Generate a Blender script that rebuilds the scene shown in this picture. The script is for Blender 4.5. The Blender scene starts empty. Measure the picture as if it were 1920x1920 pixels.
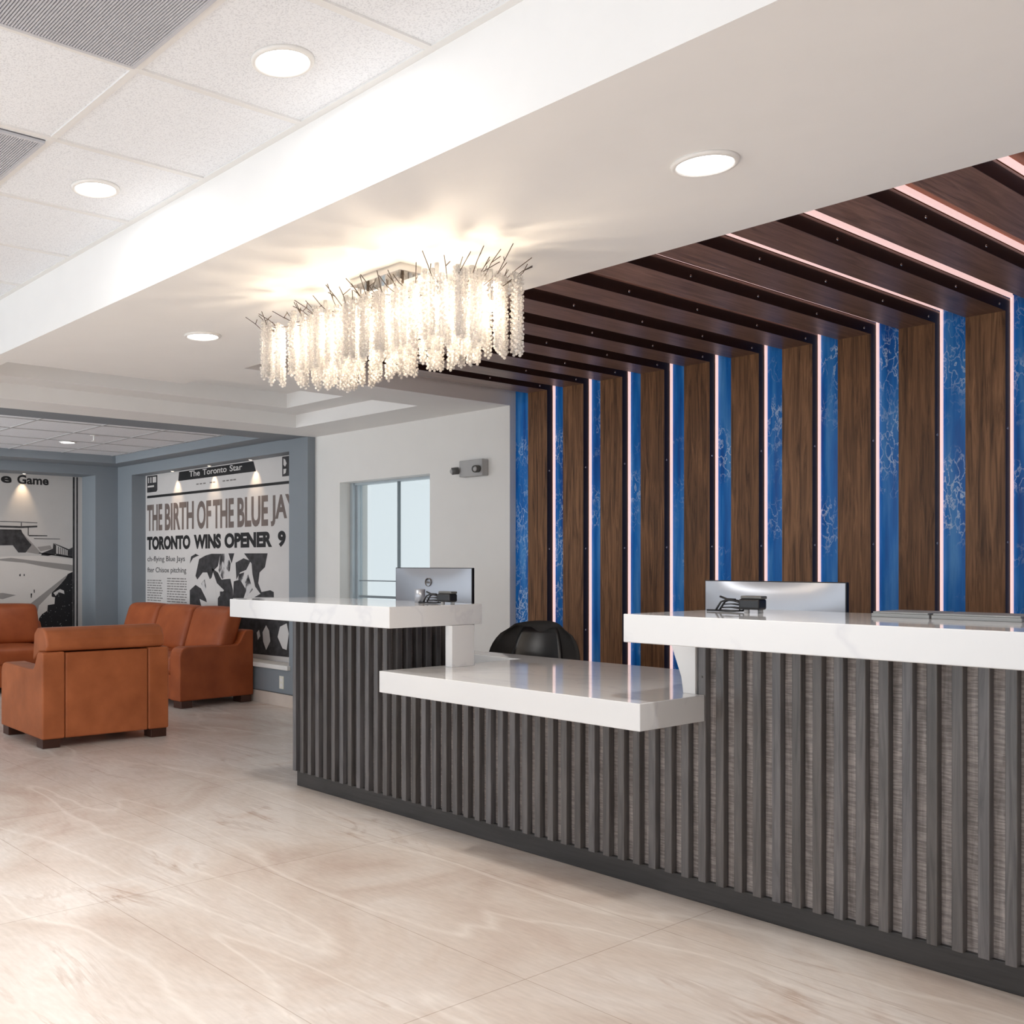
import bpy, bmesh, math, random
from mathutils import Vector, Matrix
random.seed(7)
scene = bpy.context.scene
COL = scene.collection
PI = math.pi

# ------------------------------------------------------------------ camera
cam_d = bpy.data.cameras.new('camera')
cam = bpy.data.objects.new('camera', cam_d)
COL.objects.link(cam)
cam.location = (0, 0, 1.30)
cam.rotation_euler = (PI / 2, 0, math.radians(53.336))
cam_d.sensor_width = 36
cam_d.lens = 35.591
cam_d.shift_x = 0.21354
cam_d.shift_y = 0.05104
cam_d.clip_start = 0.05
scene.camera = cam

# ------------------------------------------------------------------ daylight, added fill lamps + exposure
world = bpy.data.worlds.new('daylight')
scene.world = world
world.use_nodes = True
bg = world.node_tree.nodes['Background']
bg.inputs[0].default_value = (0.86, 0.93, 1.0, 1)
bg.inputs[1].default_value = 1.0


def area_light(name, loc, rot, sx, sy, power, color=(1, 1, 1)):
    d = bpy.data.lights.new(name, 'AREA')
    d.shape = 'RECTANGLE'
    d.size, d.size_y, d.energy, d.color = sx, sy, power, color
    o = bpy.data.objects.new(name, d)
    o.location, o.rotation_euler = loc, rot
    COL.objects.link(o)
    return o


area_light('storefront_daylight', (-2.2, -3.9, 1.2), (PI / 2 + 1.22, 0, 0), 10.0, 2.2, 78, (0.86, 0.94, 1.0))
lf_ = area_light('lounge_fill', (-9.0, -1.0, 1.3), (PI / 2 + 0.25, 0, math.radians(14)), 3.0, 2.2, 34, (0.92, 0.97, 1.0))  # fill lamp added out of view to brighten the lounge
lf_.data.spread = math.radians(100)
area_light('side_fill', (3.9, 1.0, 1.3), (PI / 2 + 0.35, 0, PI / 2), 5.0, 2.0, 42, (1.0, 0.90, 0.82))  # warm fill added at the right wall to lighten faces turned that way
scene.view_settings.view_transform = 'Standard'
scene.view_settings.look = 'None'
scene.view_settings.exposure = 0.63
scene.view_settings.gamma = 1
scene.view_settings.use_curve_mapping = False
scene.cycles.use_denoising = True
scene.cycles.max_bounces = 10
scene.cycles.diffuse_bounces = 6
scene.cycles.caustics_reflective = False
scene.cycles.caustics_refractive = False
scene.cycles.sample_clamp_indirect = 6


# ------------------------------------------------------------------ materials
def srgb(r, g, b):
    f = lambda c: (c / 255 / 12.92) if c <= 10 else ((c / 255 + 0.055) / 1.055) ** 2.4
    return (f(r), f(g), f(b), 1)


class NT:
    def __init__(self, name):
        self.m = bpy.data.materials.new(name)
        self.m.use_nodes = True
        self.t = self.m.node_tree
        self.p = self.t.nodes['Principled BSDF']
        self.out = self.t.nodes['Material Output']

    def n(self, typ, **kw):
        nd = self.t.nodes.new(typ)
        for k, v in kw.items():
            if k.startswith('i_'):
                nd.inputs[k[2:].replace('_', ' ')].default_value = v
            else:
                setattr(nd, k, v)
        return nd

    def l(self, a, ao, b, bi):
        self.t.links.new(a.outputs[ao], b.inputs[bi])

    def ramp(self, stops, src, so=0):
        r = self.n('ShaderNodeValToRGB')
        e = r.color_ramp.elements
        while len(e) < len(stops):
            e.new(0.5)
        for x, (pos, colr) in zip(e, stops):
            x.position, x.color = pos, colr
        self.l(src, so, r, 0)
        return r

    def coords(self, scale=(1, 1, 1), rand=False, loc=(0, 0, 0), rot=(0, 0, 0)):
        tc = self.n('ShaderNodeTexCoord')
        mp = self.n('ShaderNodeMapping')
        mp.inputs['Scale'].default_value = scale
        mp.inputs['Location'].default_value = loc
        mp.inputs['Rotation'].default_value = rot
        self.l(tc, 'Object', mp, 0)
        if rand:
            oi = self.n('ShaderNodeObjectInfo')
            mu = self.n('ShaderNodeMath', operation='MULTIPLY')
            mu.inputs[1].default_value = 37.0
            self.l(oi, 'Random', mu, 0)
            self.l(mu, 0, mp, 'Location')
        return mp

    def bump(self, src, so, strength, dist=0.01):
        b = self.n('ShaderNodeBump')
        b.inputs['Strength'].default_value = strength
        b.inputs['Distance'].default_value = dist
        self.l(src, so, b, 'Height')
        self.l(b, 0, self.p, 'Normal')


def plain(name, col, rough=0.5, metal=0.0, noise=0.03, nscale=6.0, spec=0.5):
    k = NT(name)
    mp = k.coords()
    nz = k.n('ShaderNodeTexNoise')
    nz.inputs['Scale'].default_value = nscale
    nz.inputs['Detail'].default_value = 4
    k.l(mp, 0, nz, 'Vector')
    a = tuple(max(0, c * (1 - noise)) for c in col[:3]) + (1,)
    b = tuple(min(1, c * (1 + noise)) for c in col[:3]) + (1,)
    r = k.ramp([(0.3, a), (0.7, b)], nz)
    k.l(r, 0, k.p, 'Base Color')
    k.p.inputs['Roughness'].default_value = rough
    k.p.inputs['Metallic'].default_value = metal
    k.p.inputs['Specular IOR Level'].default_value = spec
    return k.m


def wood(name, dark, light, axis='z', rough=0.4, freq=26.0, stretch=0.05, vary=0.0, bump=0.15, spec=0.5, cross=False):
    k = NT(name)
    sc = {'x': (stretch, 1, 1), 'y': (1, stretch, 1), 'z': (1, 1, stretch)}[axis]
    mp = k.coords(tuple(s * freq for s in sc), rand=True)
    nz = k.n('ShaderNodeTexNoise')
    nz.inputs['Scale'].default_value = 1.0
    nz.inputs['Detail'].default_value = 8
    nz.inputs['Roughness'].default_value = 0.62
    nz.inputs['Distortion'].default_value = 1.1
    k.l(mp, 0, nz, 'Vector')
    r = k.ramp([(0.32, dark), (0.5, tuple((a + b) / 2 for a, b in zip(dark, light))), (0.68, light)], nz)
    last = r
    if cross:
        mp2 = k.coords((18, 18, 150), rand=True)
        n2 = k.n('ShaderNodeTexNoise')
        n2.inputs['Scale'].default_value = 1.0
        n2.inputs['Detail'].default_value = 3
        n2.inputs['Distortion'].default_value = 0.6
        k.l(mp2, 0, n2, 'Vector')
        r2 = k.ramp([(0.42, (0.62, 0.62, 0.62, 1)), (0.6, (1.25, 1.25, 1.25, 1))], n2)
        mx = k.n('ShaderNodeMix', data_type='RGBA', blend_type='MULTIPLY')
        mx.inputs['Factor'].default_value = 0.8
        k.l(last, 0, mx, 'A')
        k.l(r2, 0, mx, 'B')
        last = mx
        k._o = 'Result'
    if vary:
        oi = k.n('ShaderNodeObjectInfo')
        rr = k.ramp([(0.0, (1 - vary, 1 - vary * 1.1, 1 - vary * 1.2, 1)), (0.5, (1, 1, 1, 1)),
                     (1.0, (1 + vary * 0.6, 1 + vary * 0.75, 1 + vary * 1.0, 1))], oi, 'Random')
        mv = k.n('ShaderNodeMix', data_type='RGBA', blend_type='MULTIPLY')
        mv.inputs['Factor'].default_value = 1
        k.l(last, 'Result' if cross else 0, mv, 'A')
        k.l(rr, 0, mv, 'B')
        k.l(mv, 'Result', k.p, 'Base Color')
    else:
        k.l(last, 'Result' if cross else 0, k.p, 'Base Color')
    k.p.inputs['Roughness'].default_value = rough
    k.p.inputs['Specular IOR Level'].default_value = spec
    k.bump(nz, 0, bump, 0.004)
    return k.m


def emit(name, col, strength):
    k = NT(name)
    k.p.inputs['Base Color'].default_value = (0.8, 0.8, 0.8, 1)
    k.p.inputs['Emission Color'].default_value = col
    k.p.inputs['Emission Strength'].default_value = strength
    return k.m


def mat_floor():
    k = NT('beige_marble_tile')
    mp = k.coords()
    # large cloudy tone
    n1 = k.n('ShaderNodeTexNoise')
    n1.inputs['Scale'].default_value = 1.1
    n1.inputs['Detail'].default_value = 9
    n1.inputs['Roughness'].default_value = 0.6
    n1.inputs['Distortion'].default_value = 0.8
    k.l(mp, 0, n1, 'Vector')
    r1 = k.ramp([(0.30, srgb(194, 176, 164)), (0.46, srgb(210, 198, 188)), (0.6, srgb(220, 212, 205)), (0.75, srgb(204, 185, 171))], n1)
    # streaky veins running with the tile length, slightly slanted
    mp2 = k.coords((0.55, 2.6, 1), rot=(0, 0, math.radians(14)))
    n2 = k.n('ShaderNodeTexNoise')
    n2.inputs['Scale'].default_value = 1.5
    n2.inputs['Detail'].default_value = 7
    n2.inputs['Roughness'].default_value = 0.55
    n2.inputs['Distortion'].default_value = 0.7
    k.l(mp2, 0, n2, 'Vector')
    rv = k.ramp([(0.478, (0, 0, 0, 1)), (0.498, (1, 1, 1, 1)), (0.505, (1, 1, 1, 1)), (0.525, (0, 0, 0, 1))], n2)
    rm = k.ramp([(0.5, (0, 0, 0, 1)), (0.68, (1, 1, 1, 1))], n1)
    mm = k.n('ShaderNodeMath', operation='MULTIPLY')
    k.l(rv, 0, mm, 0)
    k.l(rm, 0, mm, 1)
    mm2 = k.n('ShaderNodeMath', operation='MULTIPLY')
    mm2.inputs[1].default_value = 0.55
    k.l(mm, 0, mm2, 0)
    mx = k.n('ShaderNodeMix', data_type='RGBA')
    k.l(mm2, 0, mx, 'Factor')
    k.l(r1, 0, mx, 'A')
    mx.inputs['B'].default_value = srgb(168, 142, 124)
    # pale veins
    mp3 = k.coords((0.35, 1.5, 1), rot=(0, 0, math.radians(-16)), loc=(3.1, 1.7, 0))
    n3 = k.n('ShaderNodeTexNoise')
    n3.inputs['Scale'].default_value = 1.2
    n3.inputs['Detail'].default_value = 4
    n3.inputs['Roughness'].default_value = 0.4
    n3.inputs['Distortion'].default_value = 0.25
    k.l(mp3, 0, n3, 'Vector')
    rp = k.ramp([(0.485, (0, 0, 0, 1)), (0.5, (0.5, 0.5, 0.5, 1)), (0.515, (0, 0, 0, 1))], n3)
    mx2 = k.n('ShaderNodeMix', data_type='RGBA')
    k.l(rp, 0, mx2, 'Factor')
    k.l(mx, 'Result', mx2, 'A')
    mx2.inputs['B'].default_value = srgb(234, 227, 219)
    # fine grain
    mp4 = k.coords((14, 60, 1), rot=(0, 0, math.radians(10)))
    n4 = k.n('ShaderNodeTexNoise')
    n4.inputs['Scale'].default_value = 1
    n4.inputs['Detail'].default_value = 5
    k.l(mp4, 0, n4, 'Vector')
    r4 = k.ramp([(0.3, (0.93, 0.925, 0.92, 1)), (0.7, (1.04, 1.04, 1.04, 1))], n4)
    mg = k.n('ShaderNodeMix', data_type='RGBA', blend_type='MULTIPLY')
    mg.inputs['Factor'].default_value = 1
    k.l(mx2, 'Result', mg, 'A')
    k.l(r4, 0, mg, 'B')
    # joints
    mpb = k.coords(loc=(2.11, -1.75, 0))
    br = k.n('ShaderNodeTexBrick')
    br.offset = 0.0
    br.inputs['Color1'].default_value = (1, 1, 1, 1)
    br.inputs['Color2'].default_value = (0.965, 0.955, 0.945, 1)
    br.inputs['Mortar'].default_value = (0.72, 0.68, 0.64, 1)
    br.inputs['Scale'].default_value = 1
    br.inputs['Mortar Size'].default_value = 0.0022
    br.inputs['Mortar Smooth'].default_value = 0.3
    br.inputs['Brick Width'].default_value = 1.452
    br.inputs['Row Height'].default_value = 0.726
    k.l(mpb, 0, br, 'Vector')
    mj = k.n('ShaderNodeMix', data_type='RGBA', blend_type='MULTIPLY')
    mj.inputs['Factor'].default_value = 1
    k.l(mg, 'Result', mj, 'A')
    k.l(br, 0, mj, 'B')
    k.l(mj, 'Result', k.p, 'Base Color')
    k.p.inputs['Roughness'].default_value = 0.27
    k.p.inputs['Specular IOR Level'].default_value = 0.45
    return k.m


def mat_quartz():
    k = NT('white_quartz')
    mp = k.coords((1.3, 2.2, 1.8), rot=(0.3, 0.2, 0.5))
    n = k.n('ShaderNodeTexNoise')
    n.inputs['Scale'].default_value = 1.1
    n.inputs['Detail'].default_value = 5
    n.inputs['Distortion'].default_value = 0.5
    k.l(mp, 0, n, 'Vector')
    w = srgb(214, 215, 216)
    r = k.ramp([(0.48, w), (0.5, srgb(206, 207, 210)), (0.52, w)], n)
    k.l(r, 0, k.p, 'Base Color')
    k.p.inputs['Roughness'].default_value = 0.06
    k.p.inputs['Specular IOR Level'].default_value = 0.6
    return k.m


def mat_blue():
    k = NT('blue_crackle_wallcovering')
    mp = k.coords((14, 14, 1.2))
    n = k.n('ShaderNodeTexNoise')
    n.inputs['Scale'].default_value = 1.5
    n.inputs['Detail'].default_value = 7
    k.l(mp, 0, n, 'Vector')
    r = k.ramp([(0.3, srgb(8, 82, 168)), (0.5, srgb(18, 116, 202)), (0.72, srgb(80, 152, 220))], n)
    # distorted crackle lines
    mq = k.coords((9, 9, 4.2))
    d = k.n('ShaderNodeTexNoise')
    d.inputs['Scale'].default_value = 2.2
    d.inputs['Detail'].default_value = 5
    k.l(mq, 0, d, 'Vector')
    ad = k.n('ShaderNodeVectorMath', operation='MULTIPLY_ADD')
    k.l(d, 'Color', ad, 0)
    ad.inputs[1].default_value = (1.6, 1.6, 1.6)
    k.l(mq, 0, ad, 2)
    v = k.n('ShaderNodeTexVoronoi', feature='DISTANCE_TO_EDGE')
    v.inputs['Scale'].default_value = 2.0
    k.l(ad, 0, v, 'Vector')
    rl = k.ramp([(0.0, (1, 1, 1, 1)), (0.035, (0.5, 0.5, 0.5, 1)), (0.07, (0, 0, 0, 1))], v)
    mk = k.coords((1.3, 1.3, 1.6), loc=(2.4, 0, 1.1))
    nm = k.n('ShaderNodeTexNoise')
    nm.inputs['Scale'].default_value = 1.6
    nm.inputs['Detail'].default_value = 4
    nm.inputs['Roughness'].default_value = 0.6
    k.l(mk, 0, nm, 'Vector')
    rm = k.ramp([(0.48, (0, 0, 0, 1)), (0.63, (1, 1, 1, 1))], nm)
    mu = k.n('ShaderNodeMath', operation='MULTIPLY')
    k.l(rl, 0, mu, 0)
    k.l(rm, 0, mu, 1)
    mx = k.n('ShaderNodeMix', data_type='RGBA')
    k.l(mu, 0, mx, 'Factor')
    k.l(r, 0, mx, 'A')
    mx.inputs['B'].default_value = srgb(196, 220, 246)
    k.l(mx, 'Result', k.p, 'Base Color')
    k.p.inputs['Roughness'].default_value = 0.35
    k.p.inputs['Specular IOR Level'].default_value = 0.25
    return k.m


def mat_leather(name, a, b):
    k = NT(name)
    mp = k.coords(rand=True)
    n = k.n('ShaderNodeTexNoise')
    n.inputs['Scale'].default_value = 5
    n.inputs['Detail'].default_value = 6
    k.l(mp, 0, n, 'Vector')
    r = k.ramp([(0.3, a), (0.7, b)], n)
    k.l(r, 0, k.p, 'Base Color')
    v = k.n('ShaderNodeTexVoronoi')
    v.inputs['Scale'].default_value = 240
    k.l(mp, 0, v, 'Vector')
    k.bump(v, 0, 0.12, 0.002)
    k.p.inputs['Roughness'].default_value = 0.5
    k.p.inputs['Specular IOR Level'].default_value = 0.35
    return k.m


def mat_tile():
    k = NT('acoustic_ceiling_tile')
    mp = k.coords()
    n = k.n('ShaderNodeTexNoise')
    n.inputs['Scale'].default_value = 190
    n.inputs['Detail'].default_value = 3
    k.l(mp, 0, n, 'Vector')
    r = k.ramp([(0.36, srgb(216, 219, 224)), (0.5, srgb(236, 239, 243))], n)
    k.l(r, 0, k.p, 'Base Color')
    k.p.inputs['Roughness'].default_value = 0.9
    k.bump(n, 0, 0.25, 0.002)
    return k.m


def mat_bead():
    k = NT('frosted_crystal')
    t = k.t
    tr = k.n('ShaderNodeBsdfTranslucent')
    tr.inputs[0].default_value = (1.0, 0.97, 0.93, 1)
    df = k.n('ShaderNodeBsdfDiffuse')
    df.inputs[0].default_value = (0.97, 0.94, 0.91, 1)
    gl = k.n('ShaderNodeBsdfGlossy')
    gl.inputs['Roughness'].default_value = 0.15
    m1 = k.n('ShaderNodeMixShader')
    m1.inputs[0].default_value = 0.4
    k.l(tr, 0, m1, 1)
    k.l(df, 0, m1, 2)
    lw = k.n('ShaderNodeLayerWeight')
    lw.inputs[0].default_value = 0.25
    m2 = k.n('ShaderNodeMixShader')
    k.l(lw, 'Fresnel', m2, 0)
    k.l(m1, 0, m2, 1)
    k.l(gl, 0, m2, 2)
    tp = k.n('ShaderNodeBsdfTransparent')
    m3 = k.n('ShaderNodeMixShader')
    m3.inputs[0].default_value = 0.38
    k.l(m2, 0, m3, 1)
    k.l(tp, 0, m3, 2)
    k.l(m3, 0, k.out, 0)
    return k.m


def mat_glass():
    k = NT('window_glass')
    tp = k.n('ShaderNodeBsdfTransparent')
    tp.inputs[0].default_value = (0.76, 0.775, 0.765, 1)
    gl = k.n('ShaderNodeBsdfGlossy')
    gl.inputs['Roughness'].default_value = 0.02
    m = k.n('ShaderNodeMixShader')
    m.inputs[0].default_value = 0.06
    k.l(tp, 0, m, 1)
    k.l(gl, 0, m, 2)
    k.l(m, 0, k.out, 0)
    return k.m


def mat_newsphoto():
    k = NT('halftone_photo_print')
    mp = k.coords((5, 5, 3.2))
    n = k.n('ShaderNodeTexNoise')
    n.inputs['Scale'].default_value = 1.6
    n.inputs['Detail'].default_value = 5
    n.inputs['Distortion'].default_value = 0.6
    k.l(mp, 0, n, 'Vector')
    r = k.ramp([(0.42, srgb(34, 33, 36)), (0.5, srgb(90, 88, 90)), (0.56, srgb(200, 198, 198))], n)
    k.l(r, 0, k.p, 'Base Color')
    k.p.inputs['Roughness'].default_value = 0.6
    return k.m


def mat_foliage_print():
    k = NT('tree_print')
    mp = k.coords((1, 1, 1))
    n = k.n('ShaderNodeTexVoronoi')
    n.inputs['Scale'].default_value = 34
    k.l(mp, 0, n, 'Vector')
    r = k.ramp([(0.0, srgb(190, 188, 186)), (0.13, srgb(150, 150, 150)), (0.2, srgb(22, 22, 26))], n)
    n2 = k.n('ShaderNodeTexNoise')
    n2.inputs['Scale'].default_value = 9
    k.l(mp, 0, n2, 'Vector')
    r2 = k.ramp([(0.45, (0, 0, 0, 1)), (0.55, (1, 1, 1, 1))], n2)
    mx = k.n('ShaderNodeMix', data_type='RGBA')
    k.l(r2, 0, mx, 'Factor')
    mx.inputs['A'].default_value = srgb(22, 22, 26)
    k.l(r, 0, mx, 'B')
    k.l(mx, 'Result', k.p, 'Base Color')
    k.p.inputs['Roughness'].default_value = 0.6
    return k.m


M = {}
M['floor'] = mat_floor()
M['quartz'] = mat_quartz()
M['blue'] = mat_blue()
M['white'] = plain('white_paint', srgb(232, 231, 228), 0.6, noise=0.01)
M['soffit'] = plain('warm_white_paint', srgb(240, 240, 239), 0.7, noise=0.01)
M['bluegrey'] = plain('blue_grey_paint', srgb(134, 142, 149), 0.6, noise=0.015)
M['tile'] = mat_tile()
M['grid'] = plain('white_enamel_grid', srgb(228, 228, 227), 0.5, noise=0.01)
M['oak_wall'] = wood('dark_oak_upright', srgb(70, 47, 31), srgb(148, 107, 74), 'z', 0.5, 46, 0.05, vary=0.18, bump=0.25, spec=0.25)
M['oak_ceil'] = wood('dark_oak_overhead', srgb(92, 68, 56), srgb(150, 116, 100), 'y', 0.36, 46, 0.05, vary=0.12)
M['oak_edge'] = plain('near_black_oak_edge', srgb(38, 20, 16), 0.5, noise=0.15, nscale=20)
M['recess_board'] = wood('recess_board', srgb(120, 66, 34), srgb(176, 108, 58), 'y', 0.45, 26, 0.06)
M['slat'] = wood('charcoal_slat', srgb(72, 70, 70), srgb(112, 108, 107), 'z', 0.3, 44, 0.05, vary=0.24, bump=0.1)
M['slat_back'] = wood('rough_charcoal_board', srgb(132, 122, 117), srgb(182, 172, 167), 'z', 0.45, 40, 0.08, bump=0.3, cross=True)
M['plinth'] = wood('charcoal_plinth', srgb(40, 38, 37), srgb(62, 59, 58), 'x', 0.35, 30, 0.06, bump=0.08)
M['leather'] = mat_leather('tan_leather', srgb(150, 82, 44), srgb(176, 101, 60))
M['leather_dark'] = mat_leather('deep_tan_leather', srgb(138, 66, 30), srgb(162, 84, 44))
M['foot'] = plain('dark_brown_wood', srgb(62, 32, 20), 0.4, noise=0.1)
M['black'] = plain('black_plastic', srgb(26, 26, 28), 0.35)
M['blackfab'] = plain('black_upholstery', srgb(38, 36, 35), 0.7, noise=0.1, nscale=40)
M['silver'] = plain('silver_plastic', srgb(176, 180, 188), 0.32, metal=0.5, noise=0.01)
M['chrome'] = plain('polished_chrome', srgb(214, 214, 214), 0.1, metal=1.0, noise=0.01)
M['wire'] = plain('bronze_wire', srgb(96, 84, 74), 0.35, metal=0.8)
M['greyplastic'] = plain('pale_grey_plastic', srgb(176, 176, 176), 0.45)
M['darkgrey'] = plain('dark_grey_metal', srgb(92, 92, 90), 0.4)
M['greylid'] = plain('grey_lid', srgb(138, 140, 140), 0.4)
M['alu'] = plain('aluminium_frame', srgb(186, 196, 202), 0.35, metal=0.3)
M['frame_grey'] = plain('grey_frame', srgb(128, 138, 144), 0.4)
M['glass'] = mat_glass()
M['bead'] = mat_bead()
M['bulb'] = emit('warm_bulb', (1.0, 0.80, 0.55, 1), 45)
M['lens'] = emit('downlight_lens', (1.0, 0.97, 0.94, 1), 7)
M['puck'] = emit('puck_lens', (1.0, 0.82, 0.62, 1), 1.5)
M['led'] = emit('pink_white_led', (1.0, 0.66, 0.63, 1), 0.55)
M['paper'] = plain('mural_paper', srgb(206, 203, 201), 0.6, noise=0.02)
M['ink'] = plain('black_ink', srgb(24, 24, 26), 0.6)
M['ink_brown'] = plain('faded_brown_ink', srgb(112, 100, 95), 0.6, noise=0.12, nscale=9)
M['ink_grey'] = plain('grey_ink', srgb(120, 116, 114), 0.6)
M['ink_mid'] = plain('mid_grey_ink', srgb(150, 146, 143), 0.6)
M['ink_dark'] = plain('dark_grey_ink', srgb(52, 51, 53), 0.6, noise=0.6, nscale=16)
M['photo'] = mat_newsphoto()
M['trees'] = mat_foliage_print()
M['skyprint'] = plain('pale_sky_print', srgb(196, 193, 190), 0.6, noise=0.02)
M['fieldprint'] = plain('pale_field_print', srgb(216, 211, 206), 0.6, noise=0.02)
M['vent'] = plain('vent_enamel', srgb(196, 198, 204), 0.45)
M['ventdark'] = plain('vent_void', srgb(112, 112, 118), 0.8)
M['plate'] = plain('ivory_plate', srgb(228, 226, 214), 0.4)
M['basetile'] = plain('beige_base_tile', srgb(214, 202, 192), 0.3, noise=0.05)
M['greywall'] = plain('taupe_wall', srgb(196, 178, 164), 0.7, noise=0.01)


# ------------------------------------------------------------------ mesh helpers
ORG = {}


class MB:
    def __init__(self):
        self.v, self.f, self.sm = [], [], []

    def add(self, vs, fs, smooth=False):
        o = len(self.v)
        self.v += [tuple(p) for p in vs]
        self.f += [tuple(i + o for i in f) for f in fs]
        self.sm += [smooth] * len(fs)
        return self

    def box(self, x0, x1, y0, y1, z0, z1):
        vs = [(x, y, z) for x in (x0, x1) for y in (y0, y1) for z in (z0, z1)]
        return self.add(vs, [(0, 1, 3, 2), (4, 6, 7, 5), (0, 4, 5, 1), (2, 3, 7, 6), (0, 2, 6, 4), (1, 5, 7, 3)])

    def prism(self, pts, axis, a, b):
        """polygon in the plane across axis, pushed from a to b"""
        def mk(p, t):
            return {'x': (t, p[0], p[1]), 'y': (p[0], t, p[1]), 'z': (p[0], p[1], t)}[axis]
        n = len(pts)
        vs = [mk(p, a) for p in pts] + [mk(p, b) for p in pts]
        fs = [tuple(range(n)), tuple(range(2 * n - 1, n - 1, -1))]
        fs += [(i, i + n, (i + 1) % n + n, (i + 1) % n) for i in range(n)]
        return self.add(vs, fs)

    def cyl(self, c, r, h, axis='z', seg=24, r2=None, smooth=True):
        r2 = r if r2 is None else r2
        vs = []
        for t, rr in ((0, r), (h, r2)):
            for i in range(seg):
                a = 2 * PI * i / seg
                p, q = rr * math.cos(a), rr * math.sin(a)
                vs.append({'z': (c[0] + p, c[1] + q, c[2] + t), 'y': (c[0] + p, c[1] + t, c[2] + q),
                           'x': (c[0] + t, c[1] + p, c[2] + q)}[axis])
        self.add(vs, [(i, (i + 1) % seg, (i + 1) % seg + seg, i + seg) for i in range(seg)], smooth)
        self.add(vs[:seg], [tuple(range(seg))])
        self.add(vs[seg:], [tuple(range(seg))])
        return self

    def lathe(self, c, prof, seg=32):
        n = len(prof)
        vs = [(c[0] + r * math.cos(2 * PI * i / seg), c[1] + r * math.sin(2 * PI * i / seg), c[2] + z)
              for i in range(seg) for r, z in prof]
        fs = [(i * n + j, ((i + 1) % seg) * n + j, ((i + 1) % seg) * n + j + 1, i * n + j + 1)
              for i in range(seg) for j in range(n - 1)]
        return self.add(vs, fs, True)

    def tube(self, path, r, seg=6):
        path = [Vector(p) for p in path]
        vs = []
        for i, p in enumerate(path):
            d = (path[min(i + 1, len(path) - 1)] - path[max(i - 1, 0)]).normalized()
            u = d.cross(Vector((0, 0, 1)))
            if u.length < 1e-3:
                u = d.cross(Vector((0, 1, 0)))
            u.normalize()
            w = d.cross(u)
            for k in range(seg):
                a = 2 * PI * k / seg
                vs.append(p + u * r * math.cos(a) + w * r * math.sin(a))
        n = len(path)
        fs = [(i * seg + k, i * seg + (k + 1) % seg, (i + 1) * seg + (k + 1) % seg, (i + 1) * seg + k)
              for i in range(n - 1) for k in range(seg)]
        fs += [tuple(range(seg)), tuple(range((n - 1) * seg, n * seg))]
        return self.add(vs, fs, True)

    def ball(self, c, r, sub=1, sc=(1, 1, 1)):
        vs, fs = ICO[sub]
        return self.add([(c[0] + r * x * sc[0], c[1] + r * y * sc[1], c[2] + r * z * sc[2]) for x, y, z in vs], fs, True)

    def rbox(self, x0, x1, y0, y1, z0, z1, r, puff=(0, 0, 0), n=3, tilt=None):
        """soft box with rounded edges; puff bulges each axis"""
        c = Vector(((x0 + x1) / 2, (y0 + y1) / 2, (z0 + z1) / 2))
        h = Vector(((x1 - x0) / 2, (y1 - y0) / 2, (z1 - z0) / 2))
        def ticks(hh):
            t = [-hh + r * (1 - math.cos(PI / 2 * i / n)) for i in range(n)]
            mid = [(-hh + r) + (2 * (hh - r)) * i / 6 for i in range(7)]
            return t + mid + [-q for q in reversed(t)]
        T = [ticks(h[i]) for i in range(3)]
        for ax in range(3):
            u, w = (ax + 1) % 3, (ax + 2) % 3
            for s in (-1, 1):
                vs, nu, nw = [], len(T[u]), len(T[w])
                for a in T[u]:
                    for b in T[w]:
                        p = [0, 0, 0]
                        p[ax], p[u], p[w] = s * h[ax], a, b
                        inn = Vector([max(-(h[i] - r), min(h[i] - r, p[i])) for i in range(3)])
                        d = Vector(p) - inn
                        q = inn + (d.normalized() * r if d.length > 1e-9 else d)
                        for i in range(3):
                            j, k2 = (i + 1) % 3, (i + 2) % 3
                            q[i] += puff[i] * (q[i] / h[i]) * max(0, 1 - (q[j] / h[j]) ** 2) * max(0, 1 - (q[k2] / h[k2]) ** 2)
                        q = q + c
                        if tilt:
                            q = tilt(q)
                        vs.append(q)
                fs = [(i * nw + j, (i + 1) * nw + j, (i + 1) * nw + j + 1, i * nw + j + 1) for i in range(nu - 1) for j in range(nw - 1)]
                self.add(vs, fs, True)
        return self

    def build(self, name, mat, parent=None, local=False, bevel=0, seg=2):
        off = Vector((0, 0, 0)) if (local or parent is None) else ORG.get(parent.name, Vector((0, 0, 0)))
        me = bpy.data.meshes.new(name)
        me.from_pydata([tuple(Vector(p) - off) for p in self.v], [], self.f)
        me.polygons.foreach_set('use_smooth', self.sm)
        bm = bmesh.new()
        bm.from_mesh(me)
        bmesh.ops.remove_doubles(bm, verts=bm.verts, dist=1e-6)
        bmesh.ops.recalc_face_normals(bm, faces=bm.faces)
        bm.to_mesh(me)
        bm.free()
        me.materials.append(mat)
        o = bpy.data.objects.new(name, me)
        COL.objects.link(o)
        if parent is not None:
            o.parent = parent
            ORG[o.name] = off if not local else Vector((0, 0, 0))
        if bevel:
            md = o.modifiers.new('bevel', 'BEVEL')
            md.width, md.segments, md.limit_method = bevel, seg, 'ANGLE'
            md.harden_normals = False
        return o


ICO = {}
for s in (1, 2):
    b = bmesh.new()
    bmesh.ops.create_icosphere(b, subdivisions=s, radius=1)
    ICO[s] = ([tuple(v.co) for v in b.verts], [tuple(v.index for v in f.verts) for f in b.faces])
    b.free()


def tag(o, label, cat, group=None):
    o['label'], o['category'] = label, cat
    if group:
        o['group'] = group
    return o


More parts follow.
